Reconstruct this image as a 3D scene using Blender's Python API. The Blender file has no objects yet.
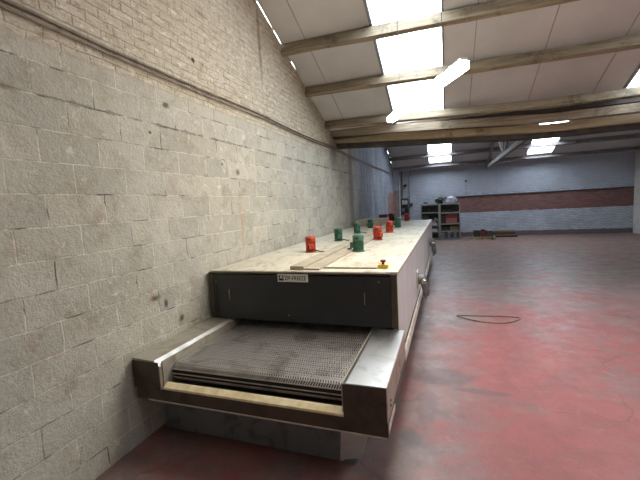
import bpy, bmesh, math, random
from mathutils import Vector, Matrix
random.seed(7)
SC = bpy.context.scene
COL = SC.collection

# ------------------------------------------------------------------ materials
def nt(name):
    m = bpy.data.materials.new(name); m.use_nodes = True
    t = m.node_tree; t.nodes.clear()
    out = t.nodes.new('ShaderNodeOutputMaterial')
    return m, t, out
def N(t, kind, **kw):
    n = t.nodes.new(kind)
    for k, v in kw.items(): setattr(n, k, v)
    return n
def L(t, a, b): t.links.new(a, b)
def rgb(r, g, b):
    f = lambda c: ((c/255+.055)/1.055)**2.4 if c/255 > .04045 else c/255/12.92
    return (f(r), f(g), f(b), 1)
def noise(t, vec, scale, detail=4, rough=.6, dist=0):
    n = N(t, 'ShaderNodeTexNoise'); n.inputs['Scale'].default_value = scale
    n.inputs['Detail'].default_value = detail; n.inputs['Roughness'].default_value = rough
    n.inputs['Distortion'].default_value = dist
    L(t, vec, n.inputs['Vector']); return n.outputs['Fac']
def ramp(t, fac, lo, hi, a=0., b=1.):
    n = N(t, 'ShaderNodeMapRange'); n.clamp = True
    n.inputs['From Min'].default_value = lo; n.inputs['From Max'].default_value = hi
    n.inputs['To Min'].default_value = a; n.inputs['To Max'].default_value = b
    L(t, fac, n.inputs['Value']); return n.outputs['Result']
def math_(t, op, a, b=None):
    n = N(t, 'ShaderNodeMath', operation=op)
    for i, v in enumerate((a, b)):
        if v is None: continue
        if isinstance(v, (int, float)): n.inputs[i].default_value = v
        else: L(t, v, n.inputs[i])
    return n.outputs[0]
def mix(t, fac, a, b, mode='MIX'):
    n = N(t, 'ShaderNodeMix', data_type='RGBA', blend_type=mode)
    if isinstance(fac, (int, float)): n.inputs[0].default_value = fac
    else: L(t, fac, n.inputs[0])
    for i, v in ((6, a), (7, b)):
        if isinstance(v, tuple): n.inputs[i].default_value = v
        else: L(t, v, n.inputs[i])
    return n.outputs[2]
def bsdf(t, out, col, rough=.6, metal=0., bump=None, bstr=.3, bdist=.01, spec=None):
    p = N(t, 'ShaderNodeBsdfPrincipled')
    if isinstance(col, tuple): p.inputs['Base Color'].default_value = col
    else: L(t, col, p.inputs['Base Color'])
    if isinstance(rough, (int, float)): p.inputs['Roughness'].default_value = rough
    else: L(t, rough, p.inputs['Roughness'])
    p.inputs['Metallic'].default_value = metal
    if spec is not None: p.inputs['Specular IOR Level'].default_value = spec
    if bump is not None:
        b = N(t, 'ShaderNodeBump'); b.inputs['Strength'].default_value = bstr
        b.inputs['Distance'].default_value = bdist
        L(t, bump, b.inputs['Height']); L(t, b.outputs[0], p.inputs['Normal'])
    L(t, p.outputs[0], out.inputs[0]); return p
def objvec(t): return N(t, 'ShaderNodeTexCoord').outputs['Object']

def simple(name, c1, c2=None, rough=.5, metal=0., scale=8, bstr=.15, stretch=(1, 1, 1), lo=.35, hi=.65, spec=None):
    m, t, out = nt(name); v = objvec(t)
    mp = N(t, 'ShaderNodeMapping'); mp.inputs['Scale'].default_value = stretch
    L(t, v, mp.inputs['Vector']); v = mp.outputs[0]
    f = noise(t, v, scale, 6, .65)
    col = mix(t, ramp(t, f, lo, hi), c1, c2 or c1)
    bsdf(t, out, col, ramp(t, f, .2, .8, max(rough-.12, .03), min(rough+.12, 1)), metal, noise(t, v, scale*4, 4), bstr, .004, spec)
    return m

def yzvec(t, zoff=0, yoff=0, axis='Y'):
    s = N(t, 'ShaderNodeSeparateXYZ'); L(t, objvec(t), s.inputs[0])
    c = N(t, 'ShaderNodeCombineXYZ')
    L(t, math_(t, 'ADD', s.outputs[axis], yoff), c.inputs[0]); L(t, math_(t, 'ADD', s.outputs['Z'], zoff), c.inputs[1])
    return c.outputs[0], s
def brick(t, vec, w, h, mortar, c1, c2, cm, smooth=.4, wob=.006):
    nz = N(t, 'ShaderNodeTexNoise'); nz.inputs['Scale'].default_value = 6; L(t, vec, nz.inputs['Vector'])
    sc = N(t, 'ShaderNodeVectorMath', operation='MULTIPLY_ADD'); L(t, nz.outputs['Color'], sc.inputs[0])
    sc.inputs[1].default_value = (wob*2, wob*2, 0); L(t, vec, sc.inputs[2])
    b = N(t, 'ShaderNodeTexBrick'); b.offset = .5; b.squash = 1
    L(t, sc.outputs[0], b.inputs['Vector'])
    b.inputs['Scale'].default_value = 1; b.inputs['Mortar Size'].default_value = mortar
    b.inputs['Mortar Smooth'].default_value = smooth; b.inputs['Bias'].default_value = 0
    b.inputs['Brick Width'].default_value = w; b.inputs['Row Height'].default_value = h
    b.inputs['Color1'].default_value = c1; b.inputs['Color2'].default_value = c2; b.inputs['Mortar'].default_value = cm
    return b
def spot(t, s, y, z, ry, rz, soft=.5, wobble=None):
    # elliptical mark at (y, z) on the wall
    a = math_(t, 'DIVIDE', math_(t, 'SUBTRACT', s.outputs['Y'], y), ry)
    b = math_(t, 'DIVIDE', math_(t, 'SUBTRACT', s.outputs['Z'], z), rz)
    d = math_(t, 'SQRT', math_(t, 'ADD', math_(t, 'MULTIPLY', a, a), math_(t, 'MULTIPLY', b, b)))
    if wobble is not None: d = math_(t, 'ADD', d, wobble)
    return ramp(t, d, 1-soft, 1+soft*.3, 1, 0)

def wall_left_mat():
    m, t, out = nt('old_blockwork_and_brick')
    vec, s = yzvec(t, -.192, -.14)
    blk = brick(t, vec, .46, .228, .006, rgb(184, 178, 162), rgb(166, 161, 147), rgb(202, 197, 180), .25, .012)
    vec2, s2 = yzvec(t, 0, 0)
    brk = brick(t, vec2, .235, .082, .010, rgb(204, 194, 174), rgb(186, 173, 150), rgb(122, 107, 86), .8, .022)
    o = objvec(t)
    # painted brick is patchy
    pt = ramp(t, noise(t, o, 3.2, 8, .8), .30, .55, 0, .9)
    bcol = mix(t, pt, brk.outputs[0], rgb(190, 180, 160))
    pt2 = ramp(t, noise(t, o, 7, 8, .8, .5), .52, .68)
    bcol = mix(t, math_(t, 'MULTIPLY', pt2, .6), bcol, rgb(150, 126, 100))
    sv = N(t, 'ShaderNodeMapping'); sv.inputs['Scale'].default_value = (1, .55, 1.5); L(t, o, sv.inputs[0])
    bcol = mix(t, ramp(t, noise(t, sv.outputs[0], 9, 9, .85, .6), .49, .62, 0, .55), bcol, rgb(130, 112, 84))
    pt3 = ramp(t, noise(t, sv.outputs[0], 12, 8, .85), .54, .64)
    bcol = mix(t, math_(t, 'MULTIPLY', pt3, .8), bcol, rgb(232, 227, 212))
    bcol = mix(t, ramp(t, noise(t, o, 15, 7, .8), .57, .66, 0, .8), bcol, rgb(104, 86, 62))
    # blocks: fine pits, grime, dark joint lines
    mort = ramp(t, blk.outputs['Fac'], .3, 1)
    jn = ramp(t, noise(t, o, 3.0, 4), .5, .6)
    kcol = mix(t, math_(t, 'MULTIPLY', mort, math_(t, 'MULTIPLY', jn, .9)), blk.outputs[0], rgb(72, 62, 48))
    kcol = mix(t, ramp(t, noise(t, o, 38, 5, .8), .58, .74, 0, .6), kcol, rgb(110, 102, 84))
    kcol = mix(t, ramp(t, noise(t, o, 4.2, 8, .78), .50, .66, 0, .6), kcol, rgb(140, 128, 106))
    kcol = mix(t, ramp(t, noise(t, o, 8, 8, .8, .4), .56, .66, 0, .6), kcol, rgb(222, 218, 202))
    kcol = mix(t, ramp(t, noise(t, o, 1.3, 6, .7, .6), .50, .66, 0, .5), kcol, rgb(196, 192, 176))
    kcol = mix(t, ramp(t, noise(t, o, 4.5, 4, .5), .62, .70, 0, .3), kcol, rgb(168, 132, 102))
    up = ramp(t, s.outputs['Z'], 3.27, 3.30)
    col = mix(t, up, kcol, bcol)
    # rough, darker top edge of the block courses: a crumbling line
    ln = spot(t, s, 6, 2.92, 60, .018, .4, math_(t, 'MULTIPLY', math_(t, 'SUBTRACT', noise(t, o, 5, 5), .45), 6))
    col = mix(t, math_(t, 'MULTIPLY', ln, .55), col, rgb(84, 72, 58))
    # far bay: white paint, bare brick patch low down near the corner
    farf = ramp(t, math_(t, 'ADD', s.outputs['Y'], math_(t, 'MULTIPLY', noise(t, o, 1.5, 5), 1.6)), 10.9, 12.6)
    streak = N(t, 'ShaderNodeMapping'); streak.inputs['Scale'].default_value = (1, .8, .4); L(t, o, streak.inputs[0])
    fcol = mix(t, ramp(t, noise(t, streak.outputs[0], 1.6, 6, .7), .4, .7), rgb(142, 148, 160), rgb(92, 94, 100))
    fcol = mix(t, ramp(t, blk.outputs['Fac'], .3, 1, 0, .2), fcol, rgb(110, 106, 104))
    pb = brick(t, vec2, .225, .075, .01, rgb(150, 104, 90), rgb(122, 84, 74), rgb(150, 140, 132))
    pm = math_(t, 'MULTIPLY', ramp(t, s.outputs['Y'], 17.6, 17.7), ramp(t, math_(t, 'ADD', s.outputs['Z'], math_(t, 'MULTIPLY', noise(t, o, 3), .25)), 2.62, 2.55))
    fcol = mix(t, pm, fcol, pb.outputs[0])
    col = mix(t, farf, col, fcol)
    nz = math_(t, 'MULTIPLY', math_(t, 'SUBTRACT', noise(t, o, 6, 5), .5), 1.6)
    # damp soot streaks where the two bays meet
    for (y, z, ry, rz, c, k) in [(10.4, 2.4, .30, 2.6, (96, 90, 82), .55), (12.3, 2.4, .18, 2.6, (88, 88, 92), .45),
                                 (5.14, 4.6, .05, .75, (108, 92, 72), .6), (8.75, 3.3, .35, .45, (92, 84, 72), .55),
                                 (4.25, 1.85, .035, .52, (180, 128, 88), .4),
                                 (3.0, 3.14, .05, .032, (82, 74, 60), .9), (2.76, 2.83, .028, .022, (66, 60, 50), 1),
                                 (3.5, 3.75, .03, .028, (66, 54, 42), 1.2), (2.62, 1.25, .07, .04, (86, 76, 60), .9),
                                 (2.75, 1.16, .03, .05, (70, 62, 50), .9), (2.95, .95, .04, .04, (70, 62, 50), .9),
                                 (4.25, 2.55, .05, .04, (112, 102, 84), .9), (3.9, 2.63, .02, .02, (60, 54, 46), 1)]:
        col = mix(t, math_(t, 'MULTIPLY', spot(t, s, y, z, ry, rz, .6, nz), min(k, 1)), col, rgb(*c))
    kb = math_(t, 'MULTIPLY', blk.outputs['Fac'], -.5)
    bb = math_(t, 'MULTIPLY', brk.outputs['Fac'], -.7)
    h = N(t, 'ShaderNodeMix'); L(t, up, h.inputs[0]); L(t, kb, h.inputs[2]); L(t, bb, h.inputs[3])
    hh = math_(t, 'ADD', h.outputs[0], math_(t, 'MULTIPLY', noise(t, o, 24, 6, .7), 1.2))
    hh = math_(t, 'ADD', hh, math_(t, 'MULTIPLY', noise(t, o, 5, 5, .7), 1.1))
    hh = math_(t, 'ADD', hh, math_(t, 'MULTIPLY', math_(t, 'MULTIPLY', noise(t, sv.outputs[0], 11, 6, .75), up), 1.6))
    bsdf(t, out, col, .85, 0, hh, .8, .016, .3)
    return m

def wall_back_mat():
    m, t, out = nt('white_painted_far_brick')
    vec, s = yzvec(t, 0, 0, 'X')
    o = objvec(t)
    b = brick(t, vec, .23, .078, .008, rgb(188, 196, 206), rgb(172, 178, 190), rgb(120, 124, 132), .5, .01)
    col = mix(t, ramp(t, noise(t, o, 1.3, 6, .7), .45, .72, 0, .7), b.outputs[0], rgb(134, 134, 142))
    st = N(t, 'ShaderNodeMapping'); st.inputs['Scale'].default_value = (1.2, 1, 8); L(t, o, st.inputs[0])
    col = mix(t, ramp(t, noise(t, st.outputs[0], 2, 5), .55, .7, 0, .45), col, rgb(112, 112, 120))
    up = ramp(t, s.outputs['Z'], 2.2, 2.3)
    sm = mix(t, .55, col, rgb(172, 178, 190))
    col = mix(t, up, col, sm)
    rb = brick(t, vec, .23, .078, .010, rgb(138, 98, 90), rgb(112, 82, 80), rgb(116, 102, 100))
    ed = math_(t, 'MULTIPLY', math_(t, 'SUBTRACT', noise(t, o, 4, 4), .5), .12)
    z2 = math_(t, 'ADD', s.outputs['Z'], ed)
    band = math_(t, 'MULTIPLY', ramp(t, z2, 1.22, 1.25), ramp(t, s.outputs['Z'], 2.08, 2.06))
    band = math_(t, 'MULTIPLY', band, ramp(t, s.outputs['X'], -.15, -.05))
    col = mix(t, band, col, rb.outputs[0])
    pm = math_(t, 'MULTIPLY', ramp(t, s.outputs['X'], -2.33, -2.335), ramp(t, z2, 2.62, 2.55))
    rp = brick(t, vec, .225, .075, .01, rgb(150, 104, 90), rgb(122, 84, 74), rgb(150, 140, 132))
    col = mix(t, math_(t, 'MULTIPLY', pm, .65), col, rp.outputs[0])
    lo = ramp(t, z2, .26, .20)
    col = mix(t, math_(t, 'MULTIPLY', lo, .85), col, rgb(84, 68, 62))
    h = math_(t, 'ADD', math_(t, 'MULTIPLY', b.outputs['Fac'], -1), math_(t, 'MULTIPLY', noise(t, o, 20), .6))
    bsdf(t, out, col, .8, 0, h, .5, .012, .3); return m

def floor_mat():
    m, t, out = nt('worn_red_painted_concrete')
    o = objvec(t)
    s = N(t, 'ShaderNodeSeparateXYZ'); L(t, o, s.inputs[0])
    red = mix(t, ramp(t, noise(t, o, 3, 6, .7), .35, .7), rgb(150, 78, 71), rgb(126, 71, 67))
    grey = mix(t, ramp(t, noise(t, o, 2.3, 7, .7), .35, .7), rgb(134, 114, 106), rgb(96, 78, 72))
    worn = noise(t, o, .75, 9, .72, .5)
    far = ramp(t, s.outputs['Y'], 5.0, 9.5, 0, .24)
    side = ramp(t, s.outputs['X'], -.3, .6, .13, -.05)
    w = math_(t, 'ADD', math_(t, 'ADD', worn, far), side)
    w = math_(t, 'ADD', w, math_(t, 'MULTIPLY', math_(t, 'SUBTRACT', noise(t, o, 6, 8, .8), .5), .3))
    k = ramp(t, w, .47, .68)
    col = mix(t, k, red, grey)
    # lighter scuffs and dust
    col = mix(t, ramp(t, noise(t, o, 2.4, 9, .8, 1.2), .58, .72, 0, .35), col, rgb(176, 156, 146))
    col = mix(t, ramp(t, noise(t, o, 11, 8, .8), .58, .75, 0, .6), col, rgb(84, 62, 62))
    # hairline cracks
    vo = N(t, 'ShaderNodeTexVoronoi', feature='DISTANCE_TO_EDGE'); vo.inputs['Scale'].default_value = .45
    wv = N(t, 'ShaderNodeTexNoise'); wv.inputs['Scale'].default_value = 3; wv.inputs['Detail'].default_value = 6; L(t, o, wv.inputs[0])
    va = N(t, 'ShaderNodeVectorMath', operation='MULTIPLY_ADD'); L(t, wv.outputs['Color'], va.inputs[0]); va.inputs[1].default_value = (.35, .35, 0); L(t, o, va.inputs[2])
    L(t, va.outputs[0], vo.inputs['Vector'])
    cr = ramp(t, vo.outputs['Distance'], .001, .005, 1, 0)
    cr = math_(t, 'MULTIPLY', cr, ramp(t, noise(t, o, 1.1, 3), .48, .56))
    col = mix(t, math_(t, 'MULTIPLY', cr, .35), col, rgb(58, 42, 42))
    # dark oil patches
    def blob(x, y, rx, ry):
        a = math_(t, 'DIVIDE', math_(t, 'SUBTRACT', s.outputs['X'], x), rx)
        b = math_(t, 'DIVIDE', math_(t, 'SUBTRACT', s.outputs['Y'], y), ry)
        d = math_(t, 'SQRT', math_(t, 'ADD', math_(t, 'MULTIPLY', a, a), math_(t, 'MULTIPLY', b, b)))
        d = math_(t, 'ADD', d, math_(t, 'MULTIPLY', math_(t, 'SUBTRACT', noise(t, o, 7, 5), .5), 1.1))
        return ramp(t, d, .7, 1.05, 1, 0)
    for (x, y, rx, ry, c, f) in [(-.33, 2.98, .11, .12, (92, 82, 74), .85), (-.1, 4.15, .42, .22, (98, 76, 74), .65),
                                 (.35, 3.9, .3, .06, (84, 66, 66), .5), (.2, 7.6, .9, .12, (96, 76, 74), .4),
                                 (-.22, 3.5, .12, .4, (98, 78, 76), .5), (.85, 9.6, .9, .2, (88, 78, 84), .4)]:
        col = mix(t, math_(t, 'MULTIPLY', blob(x, y, rx, ry), f), col, rgb(*c))
    col = mix(t, ramp(t, noise(t, o, 34, 6, .8), .50, .72, 0, .45), col, rgb(92, 70, 68))
    col = mix(t, ramp(t, noise(t, o, 5, 10, .85, 1.5), .58, .66, 0, .3), col, rgb(186, 160, 148))
    rough = ramp(t, noise(t, o, 4, 6, .7), .3, .7, .36, .6)
    h = math_(t, 'ADD', noise(t, o, 30, 6, .7), math_(t, 'MULTIPLY', cr, -1))
    bsdf(t, out, col, rough, 0, h, .22, .006, .5); return m

def wood_mat(name, a, b, c, along='X', rough=.75):
    m, t, out = nt(name); o = objvec(t)
    mp = N(t, 'ShaderNodeMapping')
    mp.inputs['Scale'].default_value = {'X': (.5, 7, 7), 'Y': (7, .5, 7), 'Z': (7, 7, .5)}[along]
    L(t, o, mp.inputs[0])
    f = noise(t, mp.outputs[0], 3, 7, .7, .4)
    col = mix(t, ramp(t, f, .35, .62), a, b)
    col = mix(t, ramp(t, noise(t, o, 2.3, 7, .75), .54, .66, 0, .85), col, c)
    bsdf(t, out, col, rough, 0, f, .35, .01, .3); return m

def steel_mat(name, base, dirt, rough=.3, metal=1., k=.8):
    m, t, out = nt(name); o = objvec(t)
    f = noise(t, o, 4, 5, .6, .8)
    col = mix(t, ramp(t, f, .48, .68, 0, k), base, dirt)
    r = ramp(t, noise(t, o, 8, 6, .7), .3, .7, rough, rough+.07)
    bsdf(t, out, col, r, metal, noise(t, o, 9, 3), .05, .002); return m

def topsheet_mat():
    m, t, out = nt('dirty_cream_panel'); o = objvec(t)
    col = mix(t, ramp(t, noise(t, o, 2, 6, .7), .35, .7), rgb(202, 194, 174), rgb(180, 171, 148))
    mp = N(t, 'ShaderNodeMapping'); mp.inputs['Scale'].default_value = (1, .45, 1); mp.inputs['Rotation'].default_value = (0, 0, .9); L(t, o, mp.inputs[0])
    col = mix(t, ramp(t, noise(t, mp.outputs[0], 6, 7, .75, .8), .51, .64, 0, .7), col, rgb(134, 106, 80))
    col = mix(t, ramp(t, noise(t, o, 1.3, 5, .6), .56, .7, 0, .4), col, rgb(164, 150, 122))
    bsdf(t, out, col, .5, 0, noise(t, o, 12, 4), .1, .004); return m

def sidesheet_mat():
    m, t, out = nt('pale_side_panel'); o = objvec(t)
    mp = N(t, 'ShaderNodeMapping'); mp.inputs['Scale'].default_value = (3, 3, .5); L(t, o, mp.inputs[0])
    col = mix(t, ramp(t, noise(t, mp.outputs[0], 2.5, 7, .7), .35, .7), rgb(220, 214, 208), rgb(198, 190, 184))
    col = mix(t, ramp(t, noise(t, o, 5, 7, .75), .6, .75, 0, .4), col, rgb(132, 110, 96))
    bsdf(t, out, col, .42, 0, noise(t, o, 5, 4), .08, .006); return m

def emis(name, col, st):
    m, t, out = nt(name); e = N(t, 'ShaderNodeEmission'); e.inputs[0].default_value = col; e.inputs[1].default_value = st
    L(t, e.outputs[0], out.inputs[0]); return m
def pane_mat():
    m, t, out = nt('translucent_rooflight_sheet')
    a = N(t, 'ShaderNodeBsdfTransparent'); a.inputs[0].default_value = (.93, .95, .97, 1)
    b = N(t, 'ShaderNodeBsdfTranslucent'); b.inputs[0].default_value = (.95, .96, .97, 1)
    x = N(t, 'ShaderNodeMixShader'); x.inputs[0].default_value = .12
    L(t, a.outputs[0], x.inputs[1]); L(t, b.outputs[0], x.inputs[2]); L(t, x.outputs[0], out.inputs[0]); return m
def film_mat():
    m, t, out = nt('crumpled_clear_film')
    p = bsdf(t, out, rgb(176, 182, 194), .25, 0, noise(t, objvec(t), 12, 5), .8, .03); p.inputs['Alpha'].default_value = .6; return m

M = {}
M['wl'] = wall_left_mat(); M['wb'] = wall_back_mat(); M['floor'] = floor_mat()
M['ceil'] = simple('grey_roof_lining', rgb(200, 199, 197), rgb(188, 187, 185), .42, 0, 1.2, .05)
M['seam'] = simple('roof_seam_grey', rgb(158, 155, 150), rgb(146, 143, 138), .5)
M['white'] = simple('white_painted_blocks', rgb(206, 204, 198), rgb(184, 182, 176), .8, 0, 2)
M['beam'] = wood_mat('aged_purlin_timber', rgb(152, 140, 118), rgb(116, 104, 86), rgb(76, 66, 54))
M['beamy'] = wood_mat('tan_valley_timber', rgb(176, 160, 130), rgb(146, 130, 102), rgb(94, 80, 62))
M['beamg'] = wood_mat('grey_valley_timber', rgb(158, 146, 126), rgb(122, 110, 92), rgb(72, 62, 50))
M['gutter'] = simple('dark_gutter_steel', rgb(74, 68, 62), rgb(52, 48, 44), .7, 0, 4)
M['truss'] = wood_mat('painted_truss_timber', rgb(150, 148, 148), rgb(124, 120, 120), rgb(96, 90, 88), 'Y')
M['trim'] = simple('grey_rooflight_trim', rgb(116, 118, 126), rgb(134, 134, 140), .4, .3)
M['pane'] = pane_mat()
M['top'] = topsheet_mat(); M['side'] = sidesheet_mat()
M['dark'] = simple('dark_grey_enamel', rgb(44, 45, 45), rgb(38, 38, 38), .36, 0, 3, .05)
M['post'] = simple('drab_steel_edge', rgb(98, 90, 72), rgb(76, 68, 54), .45, .4, 6)
M['steel'] = steel_mat('brushed_stainless', rgb(200, 200, 198), rgb(140, 138, 132), .33, 1., .6)
M['steelrefl'] = steel_mat('steel_reflection_tone', rgb(190, 188, 182), rgb(150, 146, 138), .5, .7)  # paler steel: reflections on chamfer and apron wing put into the colour
M['steeld'] = steel_mat('dull_brown_tinted_steel', rgb(182, 174, 158), rgb(140, 128, 110), .42, .6)  # on the left fender the brown tint paints the wall's reflection
M['frame'] = steel_mat('stained_frame_and_reflection_steel', rgb(84, 74, 65), rgb(58, 49, 40), .42, .5)  # stained frame colour; also paints the dark reflection on the fender fronts
M['galv'] = steel_mat('galvanised_sheet', rgb(118, 122, 122), rgb(74, 78, 78), .45, .6)
M['strip'] = simple('cream_plastic_strip', rgb(240, 226, 186), rgb(214, 190, 140), .5, 0, 9)
M['rail'] = simple('pale_rail', rgb(206, 196, 180), rgb(172, 158, 140), .5, .1, 7)
M['wire'] = steel_mat('belt_wire', rgb(196, 190, 184), rgb(140, 130, 120), .42, .75)
M['wiredark'] = steel_mat('greasy_belt_bed', rgb(36, 31, 26), rgb(24, 20, 17), .7, .1)
M['red'] = simple('orange_red_enamel', rgb(190, 70, 44), rgb(150, 50, 34), .38, 0, 20)
M['green'] = simple('dark_green_enamel', rgb(64, 108, 88), rgb(42, 80, 64), .4, 0, 20)
M['redd'] = simple('dull_maroon_enamel', rgb(112, 40, 32), rgb(82, 30, 26), .5, 0, 20)
M['black'] = simple('black_rubber', rgb(24, 24, 25), rgb(34, 32, 32), .55, 0, 20)
M['grey'] = simple('mid_grey_paint', rgb(120, 122, 124), rgb(88, 90, 92), .45, .2, 12)
M['yellow'] = simple('yellow_plastic', rgb(222, 186, 30), rgb(204, 166, 24), .4, 0, 10)
M['redbtn'] = simple('dark_red_plastic', rgb(120, 22, 26), rgb(100, 18, 22), .4)
M['chrome'] = steel_mat('worn_chrome', rgb(190, 186, 170), rgb(140, 132, 110), .22)
M['plate'] = simple('pale_plate', rgb(232, 230, 218), rgb(222, 218, 204), .5, 0, 20)
M['ink'] = simple('black_ink', rgb(26, 26, 26), rgb(30, 30, 30), .5)
M['casing'] = simple('beige_casing', rgb(172, 160, 138), rgb(150, 138, 116), .55, 0, 4)
M['conduit'] = simple('dusty_conduit', rgb(132, 122, 108), rgb(96, 86, 74), .6, .2, 10)
M['shelf'] = simple('pale_shelf_steel', rgb(148, 146, 136), rgb(124, 120, 110), .5, .1, 10)
M['lampw'] = simple('white_fitting', rgb(230, 230, 226), None, .4)
M['tube'] = emis('lit_fluorescent_tube', (1, .89, .73, 1), 62)
M['film'] = film_mat()
def paint(name, a, b=None, r=.6): M[name] = simple(name, rgb(*a), rgb(*(b or a)), r, 0, 14)
paint('crate_maroon', (112, 52, 48), (90, 40, 40)); paint('crate_red', (150, 38, 40), (128, 30, 34)); paint('dark_brown', (58, 46, 40), (44, 36, 32))
paint('pink_crate', (150, 96, 92), (128, 82, 78)); paint('card', (122, 104, 78), (98, 82, 62)); paint('white_box', (196, 200, 206), (170, 176, 184))
paint('slate', (70, 78, 82), (52, 60, 64)); paint('bin_blue_grey', (128, 138, 152), (92, 100, 112)); paint('pale_wood', (172, 158, 116), (142, 128, 92))
paint('dark_green_bag', (32, 44, 38), (20, 28, 26)); paint('tan_pipe', (126, 118, 92), (100, 92, 72)); paint('pink_rag', (170, 120, 150), (140, 98, 126))

# ------------------------------------------------------------------ geometry helpers
class MB:
    def __init__(s): s.bm = bmesh.new()
    def box(s, x0, x1, y0, y1, z0, z1):
        v = [s.bm.verts.new(p) for p in [(x0,y0,z0),(x1,y0,z0),(x1,y1,z0),(x0,y1,z0),(x0,y0,z1),(x1,y0,z1),(x1,y1,z1),(x0,y1,z1)]]
        for f in ((0,3,2,1),(4,5,6,7),(0,1,5,4),(1,2,6,5),(2,3,7,6),(3,0,4,7)): s.bm.faces.new([v[i] for i in f])
        return s
    def hexa(s, pts):
        v = [s.bm.verts.new(p) for p in pts]
        for f in ((0,3,2,1),(4,5,6,7),(0,1,5,4),(1,2,6,5),(2,3,7,6),(3,0,4,7)): s.bm.faces.new([v[i] for i in f])
        return s
    def prism(s, prof, axis, a, b):
        # closed profile of 2D points extruded along an axis
        def P(p, w):
            return {'X': (w, p[0], p[1]), 'Y': (p[0], w, p[1]), 'Z': (p[0], p[1], w)}[axis]
        A = [s.bm.verts.new(P(p, a)) for p in prof]; B = [s.bm.verts.new(P(p, b)) for p in prof]
        n = len(prof)
        s.bm.faces.new(A); s.bm.faces.new(B[::-1])
        for i in range(n): s.bm.faces.new([A[i], B[i], B[(i+1) % n], A[(i+1) % n]])
        return s
    def bar(s, p, q, w, h=None, up=(0,0,1)):
        p, q = Vector(p), Vector(q); h = h or w; d = (q-p).normalized(); u = Vector(up)
        if abs(d.dot(u)) > .98: u = Vector((1,0,0))
        a = d.cross(u).normalized()*w/2; b = a.cross(d).normalized()*h/2
        return s.hexa([p-a-b, p+a-b, q+a-b, q-a-b, p-a+b, p+a+b, q+a+b, q-a+b])
    def tube(s, pts, r, n=8, cap=True):
        pts = [Vector(p) for p in pts]; rings = []; prev = None
        for i, p in enumerate(pts):
            d = (pts[min(i+1, len(pts)-1)]-pts[max(i-1, 0)]).normalized()
            if prev is None:
                u = Vector((0,0,1)) if abs(d.z) < .9 else Vector((1,0,0))
                a = d.cross(u).normalized()
            else: a = (prev - d*prev.dot(d)).normalized()
            prev = a; b = d.cross(a)
            rr = r[i] if isinstance(r, (list, tuple)) else r
            rings.append([s.bm.verts.new(p+a*rr*math.cos(2*math.pi*k/n)+b*rr*math.sin(2*math.pi*k/n)) for k in range(n)])
        for A, B in zip(rings, rings[1:]):
            for k in range(n): s.bm.faces.new([A[k], A[(k+1) % n], B[(k+1) % n], B[k]])
        if cap: s.bm.faces.new(rings[0][::-1]); s.bm.faces.new(rings[-1])
        return s
    def lathe(s, prof, c, n=24, axis='Z', fins=0, fd=.0):
        rings = []
        for r, z in prof:
            ring = []
            for k in range(n):
                a = 2*math.pi*k/n; rr = r
                v = (rr*math.cos(a), rr*math.sin(a), z)
                if axis == 'X': v = (z, rr*math.cos(a), rr*math.sin(a))
                if axis == 'Y': v = (rr*math.cos(a), z, rr*math.sin(a))
                ring.append(s.bm.verts.new((c[0]+v[0], c[1]+v[1], c[2]+v[2])))
            rings.append(ring)
        for A, B in zip(rings, rings[1:]):
            for k in range(n): s.bm.faces.new([A[k], A[(k+1) % n], B[(k+1) % n], B[k]])
        s.bm.faces.new(rings[0][::-1]); s.bm.faces.new(rings[-1])
        return s
    def build(s, name, mat, parent=None, bevel=0, smooth=False, jitter=0):
        if jitter:
            for v in s.bm.verts: v.co += Vector([random.uniform(-jitter, jitter) for _ in range(3)])
        bmesh.ops.recalc_face_normals(s.bm, faces=s.bm.faces)
        me = bpy.data.meshes.new(name); s.bm.to_mesh(me); s.bm.free()
        o = bpy.data.objects.new(name, me); COL.objects.link(o)
        me.materials.append(M[mat] if isinstance(mat, str) else mat)
        if smooth:
            for p in me.polygons: p.use_smooth = True
            e = o.modifiers.new('es', 'EDGE_SPLIT'); e.split_angle = math.radians(35)
        if bevel:
            b = o.modifiers.new('bv', 'BEVEL'); b.width = bevel; b.segments = 2; b.limit_method = 'ANGLE'
        if parent is not None: attach(o, parent)
        return o
def world_loc(o):
    p = Vector((0, 0, 0)); q = o
    while q is not None and q.type == 'EMPTY': p = Vector(q.location); break
    return p
def attach(o, parent):
    o.parent = parent
    # all meshes are laid out in world coordinates; undo the Empty's offset only
    root = parent
    while root.parent is not None: root = root.parent
    if parent is root and root.type == 'EMPTY': o.matrix_parent_inverse = Matrix.Translation(-Vector(root.location))
def tag(o, label=None, cat=None, group=None, kind=None):
    if label: o['label'] = label
    if cat: o['category'] = cat
    if group: o['group'] = group
    if kind: o['kind'] = kind
    return o
def thing(name, loc, label, cat, group=None):
    e = bpy.data.objects.new(name, None); e.location = loc; e.empty_display_size = .2; COL.objects.link(e)
    return tag(e, label, cat, group)
def struct(o, label=None): return tag(o, label, None, None, 'structure')

# ------------------------------------------------------------------ the hall
XL, XR, YN, YF = -2.65, 8.0, -2.0, 20.0
YR1, YV, YR2 = 3.6, 9.0, 14.5
def r1(y): return 5.2-.383*(y-5.1)
RZ1 = r1(YR1)
def r0(y): return RZ1-.383*(YR1-y)
def r3(y): return 3.65+.383*(YF-y)
RZ2 = r3(YR2); VZ = r1(YV)
def r2(y): return VZ+(RZ2-VZ)*(y-YV)/(YR2-YV)

struct(MB().box(XL-.3, XR+.3, YN-.3, YF+.3, -.2, 0).build('floor', 'floor'))
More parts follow.
